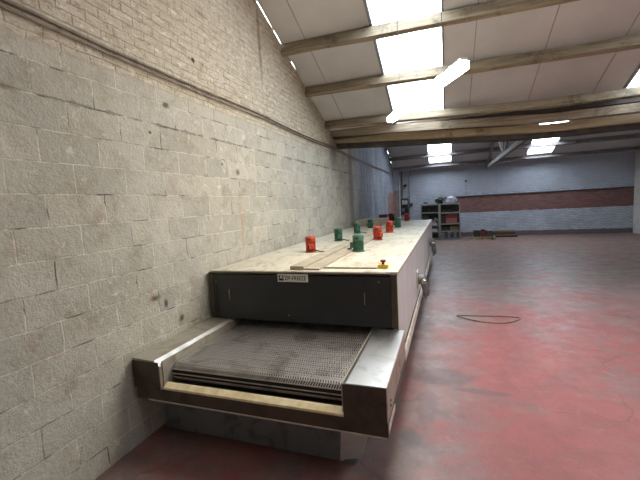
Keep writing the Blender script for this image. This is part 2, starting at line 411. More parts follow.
# gabled side walls
def gable(x0, x1, name, mat):
    prof = [(YN-.3, 0), (YF+.3, 0), (YF+.3, r3(YF+.3)), (YR2, RZ2), (YV, VZ), (YR1, RZ1), (YN-.3, r0(YN-.3))]
    struct(MB().prism(prof, 'X', x0, x1).build(name, mat))
gable(XL-.3, XL, 'wall_left', 'wl'); gable(XR, XR+.3, 'wall_right', 'white')
struct(MB().box(XL, XR, YF, YF+.3, 0, 3.65).build('wall_back', 'wb'))
struct(MB().box(XL, XR, YN-.3, YN, 0, r0(YN)).build('wall_front', 'white'))
struct(MB().box(XL, -2.34, 19.55, YF, 0, 3.68).build('wall_pier', 'wb', bevel=.01))

# roof slopes, with openings left for the rooflights and narrow daylight gaps on the gable wall
TH = .07
def slope(name, zf, y0, y1, holes, gaps=()):
    ys = sorted({y0, y1, *[h[2] for h in holes], *[h[3] for h in holes], *[g for gg in gaps for g in gg]})
    mb = MB()
    for a, b in zip(ys, ys[1:]):
        mid = (a+b)/2
        xl = XL-.3
        if any(g[0] < mid < g[1] for g in gaps): xl = XL+.008
        xs = [(xl, XR+.3)]
        for h in sorted(holes):
            if h[2] < mid < h[3]:
                p = xs.pop(); xs += [(p[0], h[0]), (h[1], p[1])]
        for p, q in xs:
            mb.hexa([(p,a,zf(a)),(q,a,zf(a)),(q,b,zf(b)),(p,b,zf(b)),(p,a,zf(a)+TH),(q,a,zf(a)+TH),(q,b,zf(b)+TH),(p,b,zf(b)+TH)])
    return struct(mb.build(name, 'ceil'))
SK1 = (-1.06, 0.0, 3.95, 8.66); SK1b = (3.2, 4.26, 3.95, 8.66); SK0 = (-1.06, 0.0, -1.4, 3.2); SK_FILL = (3.2, 4.26, .6, 3.0)  # small opening behind the camera is unseen, added to fill the front faces
SK3 = (-.78, .29, 15.2, 19.45); SK3b = (3.6, 4.66, 15.2, 19.45)
slope('ceiling', r0, YN-.3, YR1, [SK_FILL]); slope('ceiling', r1, YR1, YV, [SK1, SK1b], [(5.15, 5.62), (5.68, 6.0), (6.36, 6.56)])
slope('ceiling', r2, YV, YR2, []); slope('ceiling', r3, YR2, YF+.3, [SK3, SK3b], [(17.75, 18.2), (18.45, 19.15)])
# lining seams
def seam(x, zf, y0, y1, n):
    struct(MB().hexa([(x-.008,y0,zf(y0)-.006),(x+.008,y0,zf(y0)-.006),(x+.008,y1,zf(y1)-.006),(x-.008,y1,zf(y1)-.006),
                      (x-.008,y0,zf(y0)+.002),(x+.008,y0,zf(y0)+.002),(x+.008,y1,zf(y1)+.002),(x-.008,y1,zf(y1)+.002)]).build('trim_%d' % n, 'seam'))
for i, x in enumerate((-2.2, .5, 1.6, 2.7, 4.8)): seam(x, r1, YR1, YV, i+1)
nwin = 0
def rooflight(S, zf, portal=True, strength=1):
    global nwin; nwin += 1
    x0, x1, y0, y1 = S
    c = ((x0+x1)/2, (y0+y1)/2, zf((y0+y1)/2))
    e = bpy.data.objects.new('window_%d' % nwin, None); e.location = c; COL.objects.link(e); e['kind'] = 'structure'
    mb = MB()
    def strip(a, b, h0, h1, m=mb): m.hexa([(a,y0,zf(y0)+h0),(b,y0,zf(y0)+h0),(b,y1,zf(y1)+h0),(a,y1,zf(y1)+h0),(a,y0,zf(y0)+h1),(b,y0,zf(y0)+h1),(b,y1,zf(y1)+h1),(a,y1,zf(y1)+h1)])
    strip(x0-.035, x0+.012, -.03, TH); strip(x1-.012, x1+.02, -.012, TH)
    mb.build('frame', 'trim', e)
    pb = MB(); strip(x0, x1, TH+.002, TH+.008, pb); pb.build('pane', 'pane', e)
    if portal:
        ld = bpy.data.lights.new('daylight_portal', 'AREA'); ld.shape = 'RECTANGLE'
        ang = math.atan2(zf(y1)-zf(y0), y1-y0)
        ld.size = x1-x0; ld.size_y = (y1-y0)/math.cos(ang); ld.cycles.is_portal = True
        lo = bpy.data.objects.new('daylight_portal', ld); COL.objects.link(lo)
        lo.location = (c[0], c[1], c[2]+TH+.03); lo.rotation_euler = (ang, 0, 0)
for S, f in ((SK1, r1), (SK3, r3), (SK1b, r1), (SK_FILL, r0), (SK3b, r3)): rooflight(S, f)  # the window on the near slope is the added fill opening

# ------------------------------------------------------------------ roof timbers
def purlin(y, zf, d, w, mat, label, tilt=0., name='roof_purlin', drop=0.):
    s = (zf(y+.1)-zf(y-.1))/.2; L_ = math.hypot(1, s); ty, tz = 1/L_, s/L_; ny, nz = tz, -ty     # n: downward normal
    if nz > 0: ny, nz = -ny, -nz
    z = zf(y)-drop
    mb = MB(); n = 14
    xs = [XL+(XR-XL)*i/n for i in range(n+1)]
    rings = []
    for x in xs:
        j = lambda k=.006: random.uniform(-k, k)
        pts = []
        for a, b in ((-w/2, 0), (w/2, 0), (w/2, d), (-w/2, d)):
            kk = .0 if b == 0 else 1
            pts.append(mb.bm.verts.new((x, y+ty*a+ny*b+j()*kk, z+tz*a+nz*b+j(.008)*kk-tilt*min(x-XL, 4.6))))
        rings.append(pts)
    for A, B in zip(rings, rings[1:]):
        for k in range(4): mb.bm.faces.new([A[k], A[(k+1) % 4], B[(k+1) % 4], B[k]])
    mb.bm.faces.new(rings[0]); mb.bm.faces.new(rings[-1][::-1])
    return tag(mb.build(name, mat), label, 'beam', 'roof timbers')
purlin(6.0, r1, .19, .09, 'beam', 'aged timber purlin crossing the rooflight, highest and nearest of the ceiling beams', .02)
purlin(7.08, r1, .18, .09, 'beam', 'aged timber purlin second down the slope, behind the upper end of the lit tube light', .02)
purlin(8.24, r1, .17, .08, 'beam', 'aged timber purlin at the foot of the near rooflight, just above the valley beams', .035)
def hbeam(y0, y1, z0, z1, tilt, mat, label, name):
    mb = MB(); n = 16; rings = []
    for i in range(n+1):
        x = XL+(XR-XL)*i/n; d = -tilt*min(x-XL, 4.6); j = lambda: random.uniform(-.007, .007)
        rings.append([mb.bm.verts.new(p) for p in ((x,y0+j(),z0+d+j()),(x,y1,z0+d+j()),(x,y1,z1+d),(x,y0+j(),z1+d+j()))])
    for A, B in zip(rings, rings[1:]):
        for k in range(4): mb.bm.faces.new([A[k], A[(k+1) % 4], B[(k+1) % 4], B[k]])
    mb.bm.faces.new(rings[0]); mb.bm.faces.new(rings[-1][::-1])
    return tag(mb.build(name, mat), label, 'beam', 'roof timbers')
hbeam(8.62, 8.74, 3.73, 3.90, .055, 'beamg', 'grey weathered valley beam, upper of the two lowest beams', 'valley_beam')
hbeam(8.90, 9.02, 3.60, 3.76, .06, 'beamy', 'tan timber valley beam, lowest of the near ceiling beams', 'valley_beam')
struct(hb := MB().prism([(8.76, 3.70), (9.4, 3.60), (9.45, 3.62), (9.4, 3.82), (8.76, 3.80)], 'X', XL, XR).build('trim_20', 'gutter'))
sf = hbeam(9.03, 9.36, 3.50, 3.68, .058, 'gutter', None, 'trim_21')
for k in ('label', 'category', 'group'):
    if k in sf: del sf[k]
struct(sf)
purlin(18.5, r3, .17, .10, 'truss', 'pale purlin crossing the small rooflight in the far bay')
purlin(19.62, r3, .14, .12, 'truss', 'pale eaves timber at the top of the white far wall')
# truss in the far bay (its low chord shows at the right edge)
t = thing('roof_truss', (2.0, 14.5, 3.42), 'pale timber roof truss spanning the far bay at the right edge', 'truss')
XT = 2.0
MB().box(XT-.06, XT+.06, 9.42, 19.98, 3.42, 3.56).build('bottom_chord', 'truss', t)
MB().bar((XT, 9.5, r2(9.5)-.16), (XT, 14.45, RZ2-.16), .1, .15).build('rafter', 'truss', t)
MB().bar((XT, 14.55, RZ2-.16), (XT, 19.9, r3(19.9)-.18), .1, .15).build('rafter', 'truss', t)
MB().bar((XT, 14.5, 3.56), (XT, 14.5, RZ2-.12), .1, .1).build('king_post', 'truss', t)
for ya, yb in ((14.3, 12.2), (14.7, 16.8)):
    MB().bar((XT, ya, 3.6), (XT, yb, (r2 if yb < 14 else r3)(yb)-.2), .08, .09).build('strut', 'truss', t)

# ------------------------------------------------------------------ tube light
t = thing('tube_light', (-.25, 4.0, 3.1), 'lit twin fluorescent tube light hanging slantwise in front of the near rooflight', 'ceiling light')
A, B = Vector((-.66, 4.81, 3.1)), Vector((.16, 3.2, 3.1)); d = (B-A).normalized(); sd = d.cross(Vector((0,0,1)))
MB().bar(A+Vector((0,0,.045)), B+Vector((0,0,.045)), .07, .025).build('fitting_body', 'lampw', t, bevel=.004)
MB().bar(A+d*.0, B-d*.0, .085, .065).build('lit_diffuser', 'tube', t, bevel=.008)
for k in (.2, .8):
    p = A.lerp(B, k); zc = (r1 if p.y > YR1 else r0)(p.y)
    MB().tube([p+Vector((0,0,.07)), Vector((p.x, p.y, zc))], .004, 6).build('hanging_chain', 'grey', t)

# ------------------------------------------------------------------ conduits and marks on the left wall
for zc, lab in ((3.455, 'upper of two dusty conduit pipes running along the left wall'), (3.405, 'lower of two dusty conduit pipes running along the left wall')):
    pts = [(XL+.022, y, zc+.012*math.sin(y*1.7+zc*9)+random.uniform(-.004, .004)) for y in [YN+.01+i*.55 for i in range(40)] if y < 19.5]
    mb = MB().tube(pts, .011 if zc < 3.43 else .014, 8)
    tag(mb.build('conduit_pipe', 'conduit', smooth=True), lab, 'pipe', 'wall conduits')

# ------------------------------------------------------------------ the freezing tunnel
F = thing('freezer_tunnel', (-1.52, 7.3, 0), 'long cream-topped belt freezer tunnel with dark front and wire belt', 'machine')
Y0, Y1, ZT, ZB = 3.44, 12.5, 1.36, .47
TX0, TX1 = -2.62, -.46
# housing
MB().box(TX1-.05, TX1, Y0, Y1, ZB+.03, ZT-.004).build('side_panel', 'side', F, bevel=.004)
MB().box(TX0, TX0+.05, Y0, Y1, ZB, ZT-.004).build('side_panel', 'side', F)
MB().box(TX0, TX1, Y1-.05, Y1, ZB, ZT-.006).build('end_panel', 'side', F)
mb = MB(); ny = 6
for i in range(ny):
    a = Y0-.005+(Y1-Y0)*i/ny; b = Y0-.005+(Y1-Y0)*(i+1)/ny-.004
    mb.box(TX0+.01, TX1-.11, a, b, ZT-.03, ZT+.002)
mb.build('top_panel', 'top', F, bevel=.002)
MB().box(TX1-.105, TX1+.006, Y0-.006, Y1, ZT-.03, ZT+.006).build('edge_trim', 'top', F, bevel=.003)
MB().box(TX0+.03, TX1-.03, Y0+.02, Y1-.06, .36, .42).build('underside_panel', 'frame', F)
MB().box(-1.27, -.69, Y0+.17, Y0+.20, ZT+.003, ZT+.011).build('gap_shade_strip', 'black', F)  # black strip laid on in place of the shaded gap behind the rail
# front
MB().box(TX0, TX0+.045, Y0-.035, Y0+.02, .80, ZT-.012).build('corner_post', 'post', F, bevel=.004)
MB().box(TX1-.065, TX1-.003, Y0-.02, Y0+.02, .80, ZT-.012).build('corner_post', 'post', F, bevel=.004)
MB().box(TX0+.02, TX1-.05, Y0-.045, Y0+.03, ZT-.024, ZT-.004).build('top_rail', 'post', F, bevel=.004)
fp = MB().box(TX0+.05, TX1-.066, Y0-.04, Y0-.005, .81, ZT-.036).build('front_panel', 'dark', F, bevel=.004)
def handle(x, z0, z1, y):
    MB().tube([(x, y, z0), (x, y-.022, z0+.004), (x, y-.034, z0+.02), (x, y-.034, z1-.02), (x, y-.022, z1-.004), (x, y, z1)], .0055, 8).build('handle', 'chrome', fp, smooth=True)
handle(-2.33, 1.03, 1.165, Y0-.04); handle(-.775, 1.04, 1.17, Y0-.04)
MB().box(-2.515, -2.508, Y0-.043, Y0-.04, .87, 1.2).build('panel_seam', 'black', fp)
MB().box(-.625, -.620, Y0-.043, Y0-.04, .83, 1.25).build('panel_seam', 'black', fp)
for x, z in ((-2.52, 1.24), (-.635, 1.27), (-1.62, .885)):
    MB().lathe([(.010, 0), (.010, -.004), (.006, -.008)], (x, Y0-.04, z), 10, 'Y').build('latch_stud', 'chrome', fp)
# name plate
def lettering(txt, size, loc, parent, mat, name='lettering', sx=1):
    c = bpy.data.curves.new('txt', 'FONT'); c.body = txt; c.size = size; c.extrude = .0006; c.space_character = 1.12; c.offset = .0010
    tmp = bpy.data.objects.new('txt', c); COL.objects.link(tmp)
    dg = bpy.context.evaluated_depsgraph_get(); me = bpy.data.meshes.new_from_object(tmp.evaluated_get(dg))
    bpy.data.objects.remove(tmp)
    me.transform(Matrix.Translation(loc) @ Matrix.Rotation(math.pi/2, 4, 'X') @ Matrix.Diagonal((sx, 1, 1, 1)))
    me.materials.clear(); me.materials.append(M[mat])
    o = bpy.data.objects.new(name, me); COL.objects.link(o); attach(o, parent); return o
pl = MB().box(-1.725, -1.375, Y0-.045, Y0-.04, 1.255, 1.345).build('name_plate', 'plate', F)
mb = MB().box(-1.712, -1.655, Y0-.0475, Y0-.045, 1.268, 1.325); mb.build('logo_square', 'ink', pl)
MB().prism([(-1.701, 1.290), (-1.690, 1.290), (-1.685, 1.304), (-1.678, 1.304), (-1.674, 1.288), (-1.663, 1.288), (-1.671, 1.322), (-1.688, 1.322)], 'Y', Y0-.049, Y0-.0475).build('logo_mark', 'plate', pl)
lettering('ZIP-FREEZE', .062, (-1.642, Y0-.0455, 1.275), pl, 'ink', sx=.72)

# belt (wire mesh: cross rods with hooked links), rounded over the front roller
BX0, BX1, BZ, BR = -2.31, -.745, .715, .07
path = []                                     # (y, z) centres of the rods
pitch = .036; y = 4.3
while y > 2.47: path.append((y, BZ)); y -= pitch
cy, cz = 2.46, BZ-BR
na = int(math.pi*BR/pitch)
for i in range(na+1):
    a = math.pi/2+math.pi*i/na; path.append((cy+BR*math.cos(a), cz+BR*math.sin(a)))
y = 2.47+pitch
while y < 3.3: path.append((y, BZ-2*BR)); y += pitch
mb = MB(); link = MB()
nl = 75; dx = (BX1-BX0)/nl
for i, (y, z) in enumerate(path):
    mb.bar((BX0, y, z), (BX1, y, z), .007)
    if i+1 < len(path):
        y2, z2 = path[i+1]
        vis = z < BZ-.03
        if vis: continue
        nv = Vector((0, -(z2-z), (y2-y))).normalized()*-.0035
        for k in range(nl):
            xa = BX0+dx*k; sgn = 1 if i % 2 else -1
            x1_, x2_ = (xa+.15*dx, xa+.75*dx) if sgn > 0 else (xa+.75*dx, xa+.15*dx)
            v = [link.bm.verts.new(p) for p in ((x1_-.0045, y, z+nv.z+.0015), (x1_+.0045, y, z+nv.z+.0015), (x2_+.0045, y2, z2+nv.z+.0015), (x2_-.0045, y2, z2+nv.z+.0015),)]
            off = Vector((0, (y-cy)*0, .0))
            if z < BZ-.001:
                for q in v: q.co.y -= .004
            link.bm.faces.new(v)
belt = mb.build('conveyor_belt', 'wire', F)
lo = link.build('belt_link', 'wire', belt); lo['kind'] = 'stuff'
sm = lo.modifiers.new('s', 'SOLIDIFY'); sm.thickness = .003; sm.offset = 1
MB().box(BX0+.01, BX1-.01, 2.5, 4.4, BZ-.03, BZ-.018).build('slider_bed', 'wiredark', F)
MB().tube([(BX0-.02, cy, cz), (BX1+.02, cy, cz)], BR-.012, 20).build('front_roller', 'wiredark', F, smooth=True)
# inner side plates and frame
MB().box(-2.335, -2.325, 2.30, 4.3, .52, .79).build('inner_side_plate', 'steeld', F)
MB().box(-.728, -.718, 2.30, 4.3, .52, .79).build('inner_side_plate', 'steeld', F)
MB().box(-2.625, -.402, 2.285, 2.335, .435, .545).build('front_beam', 'frame', F, bevel=.003)
MB().box(-2.50, -.405, 2.281, 2.286, .430, .440).build('beam_lip', 'rail', F)
MB().prism([(2.30, .545), (2.355, .545), (2.345, .590), (2.325, .590), (2.285, .564), (2.285, .545)], 'X', -2.325, -.715).build('edge_strip', 'strip', F, bevel=.002)
MB().box(-2.32, -.72, 2.36, 3.9, .50, .515).build('catch_tray', 'galv', F)
MB().box(-.45, -.405, 2.335, 3.44, .435, .545).build('side_beam', 'frame', F)
MB().box(-2.625, -2.58, 2.335, 3.44, .435, .545).build('side_beam', 'frame', F)
# fenders
def fender(prof, a, b, mat, nm='side_fender'):
    return MB().prism(prof, 'Y', a, b).build(nm, mat, F, bevel=.003)
fR = fender([(-.405, .545), (-.405, .800), (-.69, .800), (-.715, .785), (-.715, .545)], 2.285, 3.40, 'steel')
MB().box(-.714, -.406, 2.281, 2.286, .546, .792).build('fender_front', 'frame', fR)  # front face's dark reflection painted as a separate brown sheet
MB().box(-.4055, -.402, 2.290, 3.40, .548, .793).build('fender_side', 'steeld', fR)
for y, z in ((2.42, .64), (2.42, .60)): MB().lathe([(.008, 0), (.008, .006)], (-.402, y, z), 8, 'X').build('bolt', 'black', fR)
fL = fender([(-2.625, .545), (-2.625, .812), (-2.385, .800), (-2.335, .755), (-2.335, .545)], 2.27, 3.44, 'steeld')
MB().box(-2.624, -2.34, 2.264, 2.27, .546, .79).build('fender_front', 'frame', fL)  # left front likewise darkened by its own brown sheet
MB().hexa([(-2.387,2.268,.8005),(-2.333,2.268,.7535),(-2.333,3.44,.7535),(-2.387,3.44,.8005),(-2.384,2.268,.8045),(-2.330,2.268,.7575),(-2.330,3.44,.7575),(-2.384,3.44,.8045)]).build('edge_reflection', 'steelrefl', fL)  # skylight's reflection on the chamfer, laid on as a paler strip
tag(fR, 'brushed bright steel fender'); tag(fL, 'dull steel fender tinted with the wall reflection')
# rail along the tunnel's foot
MB().prism([(-.455, .40), (-.420, .40), (-.420, .43), (-.435, .475), (-.455, .475)], 'Y', 2.80, Y1-.05).build('foot_rail', 'rail', F, bevel=.002)
MB().box(-.44, -.40, 2.31, 2.62, .45, .50).build('foot_rail_end', 'rail', F)
# drip hopper under the infeed
MB().hexa([(-2.56,2.50,.03),(-.83,2.50,.03),(-.80,2.50,.435),(-2.52,2.50,.435),(-2.56,2.512,.03),(-.83,2.512,.03),(-.80,2.512,.435),(-2.52,2.512,.435)]).build('drip_apron', 'galv', F)
MB().hexa([(-.83,2.50,.03),(-.665,2.56,.03),(-.56,2.60,.435),(-.80,2.50,.435),(-.83,2.512,.03),(-.667,2.572,.03),(-.562,2.612,.435),(-.80,2.512,.435)]).build('apron_wing', 'steelrefl', F)  # bluish reflection on the wing painted as a paler steel
MB().box(-2.56, -.70, 2.51, 2.56, .03, .04).build('apron_flange', 'galv', F)
for x in (-2.5, -.68):
    for y in (2.9, 5.2, 7.6, 10, 12.2):
        if x > -1 and y < 3: x2 = -.9
        else: x2 = x
        lg = MB().box(x2-.03, x2+.03, y-.03, y+.03, .012, .44 if y > 3.3 else .5).build('leg', 'frame', F)
        MB().box(x2-.06, x2+.06, y-.06, y+.06, 0, .012).build('foot_plate', 'frame', lg)
# shallow channel and casing on the roof
MB().box(-1.62, -1.46, 3.50, 9.6, ZT+.002, ZT+.045).build('cable_channel', 'casing', F, bevel=.003)
MB().box(-1.46, -1.28, 3.50, 9.6, ZT+.002, ZT+.022)  .build('channel_cover', 'casing', F, bevel=.002)
MB().box(-2.55, -1.75, 10.2, 11.6, ZT+.002, ZT+.17).build('raised_casing', 'casing', F, bevel=.01)
# emergency stop
es = MB().box(-.685, -.575, 3.63, 3.70, ZT+.002, ZT+.04).build('emergency_stop_box', 'yellow', F, bevel=.006); tag(es, 'yellow box')
st = MB().lathe([(.014, 0), (.014, .02), (.028, .028), (.030, .040), (.024, .048)], (-.63, 3.665, ZT+.04), 18).build('stop_button', 'redbtn', es, smooth=True); tag(st, 'dark red push button')

# fan motors
def motor(x, y, col, s=1., box=(1, -1), cable=True, boxmat=None, lab=None):
    z = ZT+.003
    mb = MB(); n = 72; rb = .068*s
    prof = [(.050, 0, 0), (.086, 0, 0), (.086, .012, 0), (.064, .018, 0), (.064, .022, 1), (.066, .155, 1), (.060, .158, 0)]
    rings = []
    for r, h, fin in prof:
        ring = []
        for k in range(n):
            a = 2*math.pi*k/n; rr = r*s
            if fin: rr += (.009*s if k % 3 == 0 else -.002)
            ring.append(mb.bm.verts.new((x+rr*math.cos(a), y+rr*math.sin(a), z+h*s)))
        rings.append(ring)
    for A, B in zip(rings, rings[1:]):
        for k in range(n): mb.bm.faces.new([A[k], A[(k+1) % n], B[(k+1) % n], B[k]])
    mb.bm.faces.new(rings[0][::-1]); mb.bm.faces.new(rings[-1])
    b = mb.build('fan_motor', col, F); tag(b, lab or ('orange-red finned motor' if col == 'red' else 'green finned motor'))
    MB().lathe([(.076*s, .150*s), (.079*s, .155*s), (.079*s, .212*s), (.070*s, .230*s), (.045*s, .238*s), (.010*s, .240*s)], (x, y, z), 28).build('fan_cowl', col, b, smooth=True)
    MB().box(x-.03*s, x+.03*s, y-.083*s, y-.074*s, z+.175*s, z+.205*s).build('rating_plate', 'dark', b)
    dx, dy = box; L_ = math.hypot(dx, dy); dx, dy = dx/L_, dy/L_
    c = Vector((x+dx*.088*s, y+dy*.088*s, z+.09*s)); u = Vector((-dy, dx, 0))
    mb = MB(); q = Vector((dx, dy, 0))
    lo_, hi = -.038*s, .038*s
    P_ = lambda a, b_, h: c+u*a+q*b_+Vector((0, 0, h))
    mb.hexa([P_(lo_, -.03*s, -.04*s), P_(hi, -.03*s, -.04*s), P_(hi, .028*s, -.04*s), P_(lo_, .028*s, -.04*s),
             P_(lo_, -.03*s, .04*s), P_(hi, -.03*s, .04*s), P_(hi, .028*s, .04*s), P_(lo_, .028*s, .04*s)])
    tb = mb.build('terminal_box', boxmat or col, b, bevel=.005)
    if cable:
        e = P_(.0, .02*s, -.045*s)
        sg = 1 if x < -1.5 else -1
        tx = -1.62 if x < -1.5 else -1.28
        pts = [e, e+Vector((sg*.025, 0, -.004)), Vector((e.x+sg*.07, e.y+.02, z+.03)), Vector(((e.x+tx)/2, e.y+.06, z+.008)), Vector((tx, e.y+.09, z+.012))]
        MB().tube(pts, .009, 8).build('cable', 'black', b, smooth=True)
motor(-1.92, 4.93, 'red', 1.0, (.5, -1)); motor(-1.92, 6.40, 'green', 1.0, (.6, -1)); motor(-1.92, 7.90, 'green', 1.0, (.6, -1)); motor(-1.92, 9.45, 'green', 1.0, (-.6, -1))
motor(-1.19, 4.93, 'green', 1.02, (-1, .3)); motor(-1.19, 6.45, 'red', 1.05, (.9, -1)); motor(-1.19, 7.92, 'red', 1.08, (-.3, 1)); motor(-1.19, 9.35, 'green', 1.08, (-1, .3), False)
motor(-1.74, 12.1, 'redd', 1.15, (1, -.3), False, 'black', 'dull maroon and black motor'); motor(-1.25, 12.2, 'red', 1.0, (1, 1), False)
mb = MB().box(-2.12, -1.86, 11.9, 12.2, ZT+.002, ZT+.26).build('control_box', 'redd', F, bevel=.008); tag(mb, 'maroon control box beside raised casing')

# drive units on the tunnel's flank
def drive(y, z, k=1.):
    b = MB().box(-.458, -.44, y-.14*k, y+.14*k, z-.05*k, z+.22*k).build('drive_bracket', 'rail', F, bevel=.004)
    g = MB().lathe([(.05*k, 0), (.085*k, .0), (.09*k, .03), (.09*k, .09), (.06*k, .12), (.03*k, .13)], (-.44, y, z+.08*k), 20, 'X').build('gearbox', 'grey', b, smooth=True)
    MB().tube([(-.36, y-.02, z+.04*k), (-.345, y-.02, z-.0*k), (-.325, y, z-.18*k), (-.32, y, z-.21*k)], [.05*k, .058*k, .05*k, .03*k], 16).build('drive_motor', 'grey', g, smooth=True)
    MB().bar((-.37, y+.10*k, z+.02), (-.345, y+.13*k, z-.24*k), .035, .045).build('belt_guard', 'black', g)
    MB().lathe([(.03*k, 0), (.045*k, .01), (.045*k, .07)], (-.35, y-.10*k, z+.05*k), 14, 'Y').build('pulley', 'chrome', g, smooth=True)
    MB().lathe([(.04*k, 0), (.05*k, .01), (.05*k, .05)], (-.37, y+.06, z-.22*k), 14, 'X').build('pulley', 'chrome', g, smooth=True)
drive(5.75, .72, .95); drive(10.0, .80, 1.1)

# ------------------------------------------------------------------ floor clutter near the right edge
pts = []
for i in range(46):
    a = 2*math.pi*i/45; rx, ry = .48, .17
    pts.append((.62+rx*math.cos(a)*(1+.08*math.sin(3*a)), 6.38+ry*math.sin(a)+.05*math.sin(2*a+1), .008+.002*math.sin(5*a)))
mb = MB().tube(pts, .010, 8)
tag(mb.build('floor_cable', 'tan_pipe', smooth=True), 'dusty cable looped on the worn red floor', 'cable')

# ------------------------------------------------------------------ shelving at the far wall
SY0, SY1 = 18.6, 19.05
def shelving(x0, x1, levels, label):
    e = thing('shelving_unit', ((x0+x1)/2, (SY0+SY1)/2, 0), label, 'shelves', 'shelving units at the far wall')
    for x in (x0+.025, x1-.025):
        for y in (SY0+.02, SY1-.02): MB().box(x-.025, x+.025, y-.02, y+.02, 0, 1.80).build('post', 'shelf', e)
    MB().box(x0+.05, x1-.05, SY1-.02, SY1-.01, .07, 1.76).build('back_panel', 'slate', e)
    for z in levels: MB().box(x0+.01, x1-.01, SY0-.008, SY1+.005, z-.055, z).build('shelf', 'shelf', e)
    return e
LV = (.07, .44, .80, 1.34, 1.78)
shelving(-1.22, -.33, (.07, .42, .74, .98, 1.38, 1.78), 'left-hand pale shelving unit, partly hidden by the freezer tunnel')
shelving(-.31, .64, LV, 'right-hand pale shelving unit holding red crates, by the brick band')
def item(name, mat, x0, x1, y0, y1, z0, z1, label, cat, group=None, bev=.01, jit=0, lid=None):
    if lid:
        e = thing(name, ((x0+x1)/2, (y0+y1)/2, z0), label, cat, group)
        MB().box(x0, x1, y0, y1, z0, z1-.03).build('body', mat, e, bevel=bev)
        MB().box(x0-.008, x1+.008, y0-.008, y1+.008, z1-.03, z1).build('rim', lid, e, bevel=.004); return e
    return tag(MB().box(x0, x1, y0, y1, z0, z1).build(name, mat, bevel=bev, jitter=jit), label, cat, group)
G = 'goods on the far shelves'
def crate(x0, x1, y0, y1, z0, z1, mat, label, group=G):
    e = thing('crate', ((x0+x1)/2, (y0+y1)/2, z0), label, 'crate', group)
    w = .015; MB().box(x0, x1, y0, y1, z0, z0+w).build('base', mat, e)
    for a in ((x0, x1, y0, y0+w), (x0, x1, y1-w, y1), (x0, x0+w, y0+w, y1-w), (x1-w, x1, y0+w, y1-w)):
        MB().box(*a, z0+w, z1-.025).build('side', mat, e)
    mb = MB()
    for a in ((x0-.01, x1+.01, y0-.01, y0+w), (x0-.01, x1+.01, y1-w, y1+.01), (x0-.01, x0+w, y0+w, y1-w), (x1-w, x1+.01, y0+w, y1-w)): mb.box(*a, z1-.025, z1)
    mb.build('rim', mat, e); return e
crate(-.03, .50, 18.62, 18.98, .80, 1.05, 'pink_crate', 'dusty pink crate at the bottom of the red crate stack')
crate(-.03, .50, 18.62, 18.98, 1.052, 1.12, 'crate_red', 'shallow bright red crate in the middle of the stack')
crate(-.03, .50, 18.62, 18.98, 1.122, 1.26, 'crate_maroon', 'maroon crate on top of the red crate stack')
item('storage_box', 'dark_brown', -.26, -.06, 18.64, 18.98, .80, 1.24, 'tall dark brown box left of the red crates', 'box', G)
def tool(x, y, z, w, mat, label, h=.1):
    pts = [(x+math.cos(i*.9)*w*.3+(i-3)*w*.12, y+math.sin(i*1.3)*.08, z+.025+h*(.5+.45*math.sin(i*2.1))) for i in range(8)]
    r = .024
    pts = [(p[0], p[1], max(p[2], z+r+.004)) for p in pts]
    return tag(MB().tube(pts, r, 8).build('tool_bundle', mat, smooth=True), label, 'tools', G)
tool(.38, 18.8, 1.34, .34, 'dark_brown', 'dark brown tangle of fittings right on the top inner shelf', .2)
tool(-.08, 18.8, 1.34, .3, 'card', 'low tan tangle of fittings left on the top inner shelf', .08)
item('carton', 'card', .16, .52, 18.66, 18.96, .44, .66, 'open tan carton on the second shelf from the floor', 'box', G, lid='card')
item('storage_box', 'dark_brown', -.26, .10, 18.66, 18.96, .44, .60, 'low dark box beside the tan carton', 'box', G)
for i in range(6):
    x = -.24+i*.142
    c = ['bin_blue_grey', 'slate'][i % 2]
    nth = ['leftmost', 'second', 'third', 'fourth', 'fifth', 'rightmost'][i]
    item('parts_bin', c, x, x+.12, 18.63, 18.95, .07, .07+.24+.04*(i % 3), ['pale blue-grey', 'slate grey'][i % 2]+' bin on the lowest shelf, '+nth+' of the six bins', 'bin', 'parts bins on the lowest shelf', lid=['white_box', 'bin_blue_grey'][i % 2])
for i, (z0, z1) in enumerate(((.42, .56), (.74, .84))):
    item('white_carton', 'white_box', -.80, -.44, 18.64, 18.95, z0, z1, ['white carton low on the left shelving unit', 'thin white carton one shelf higher on the left unit'][i], 'box', G, lid='white_box')
item('white_carton', 'white_box', -.74, -.50, 18.66, 18.93, .842, .90, 'small white carton resting on the thin white carton', 'box', G)
item('storage_box', 'slate', -1.15, -.85, 18.66, 18.96, .98, 1.22, 'slate box in the left shelving unit', 'box', G, lid='slate')
tool(-.75, 18.8, 1.38, .5, 'card', 'tan tangle of parts on the upper shelf of the left unit', .12)
tool(-.5, 18.8, .98, .25, 'white_box', 'small pale tangle of parts beside the slate box', .08)
# things on top
def lump(name, mat, c, r, label, cat, seed, group=None, k=.25):
    bm = bmesh.new(); bmesh.ops.create_icosphere(bm, subdivisions=3, radius=1); rnd = random.Random(seed)
    ph = [(rnd.uniform(2, 6), rnd.uniform(2, 6), rnd.uniform(2, 6), rnd.uniform(0, 6)) for _ in range(5)]
    for v in bm.verts:
        n = sum(math.sin(a*v.co.x+b*v.co.y+c_*v.co.z+d_) for a, b, c_, d_ in ph)/5
        v.co *= 1+k*n
        v.co = Vector((v.co.x*r[0], v.co.y*r[1], v.co.z*r[2]))
    zm = min(v.co.z for v in bm.verts)
    for v in bm.verts: v.co = Vector((v.co.x+c[0], v.co.y+c[1], max(v.co.z, zm*.7)-zm*.7+c[2]))
    m = MB(); m.bm.free(); m.bm = bm
    return tag(m.build(name, mat, smooth=True), label, cat, group)
lump('dark_bag', 'dark_green_bag', (-.30, 18.82, 1.785), (.18, .16, .17), 'crumpled near-black bag on top of the shelving', 'bag', 3, k=.5)
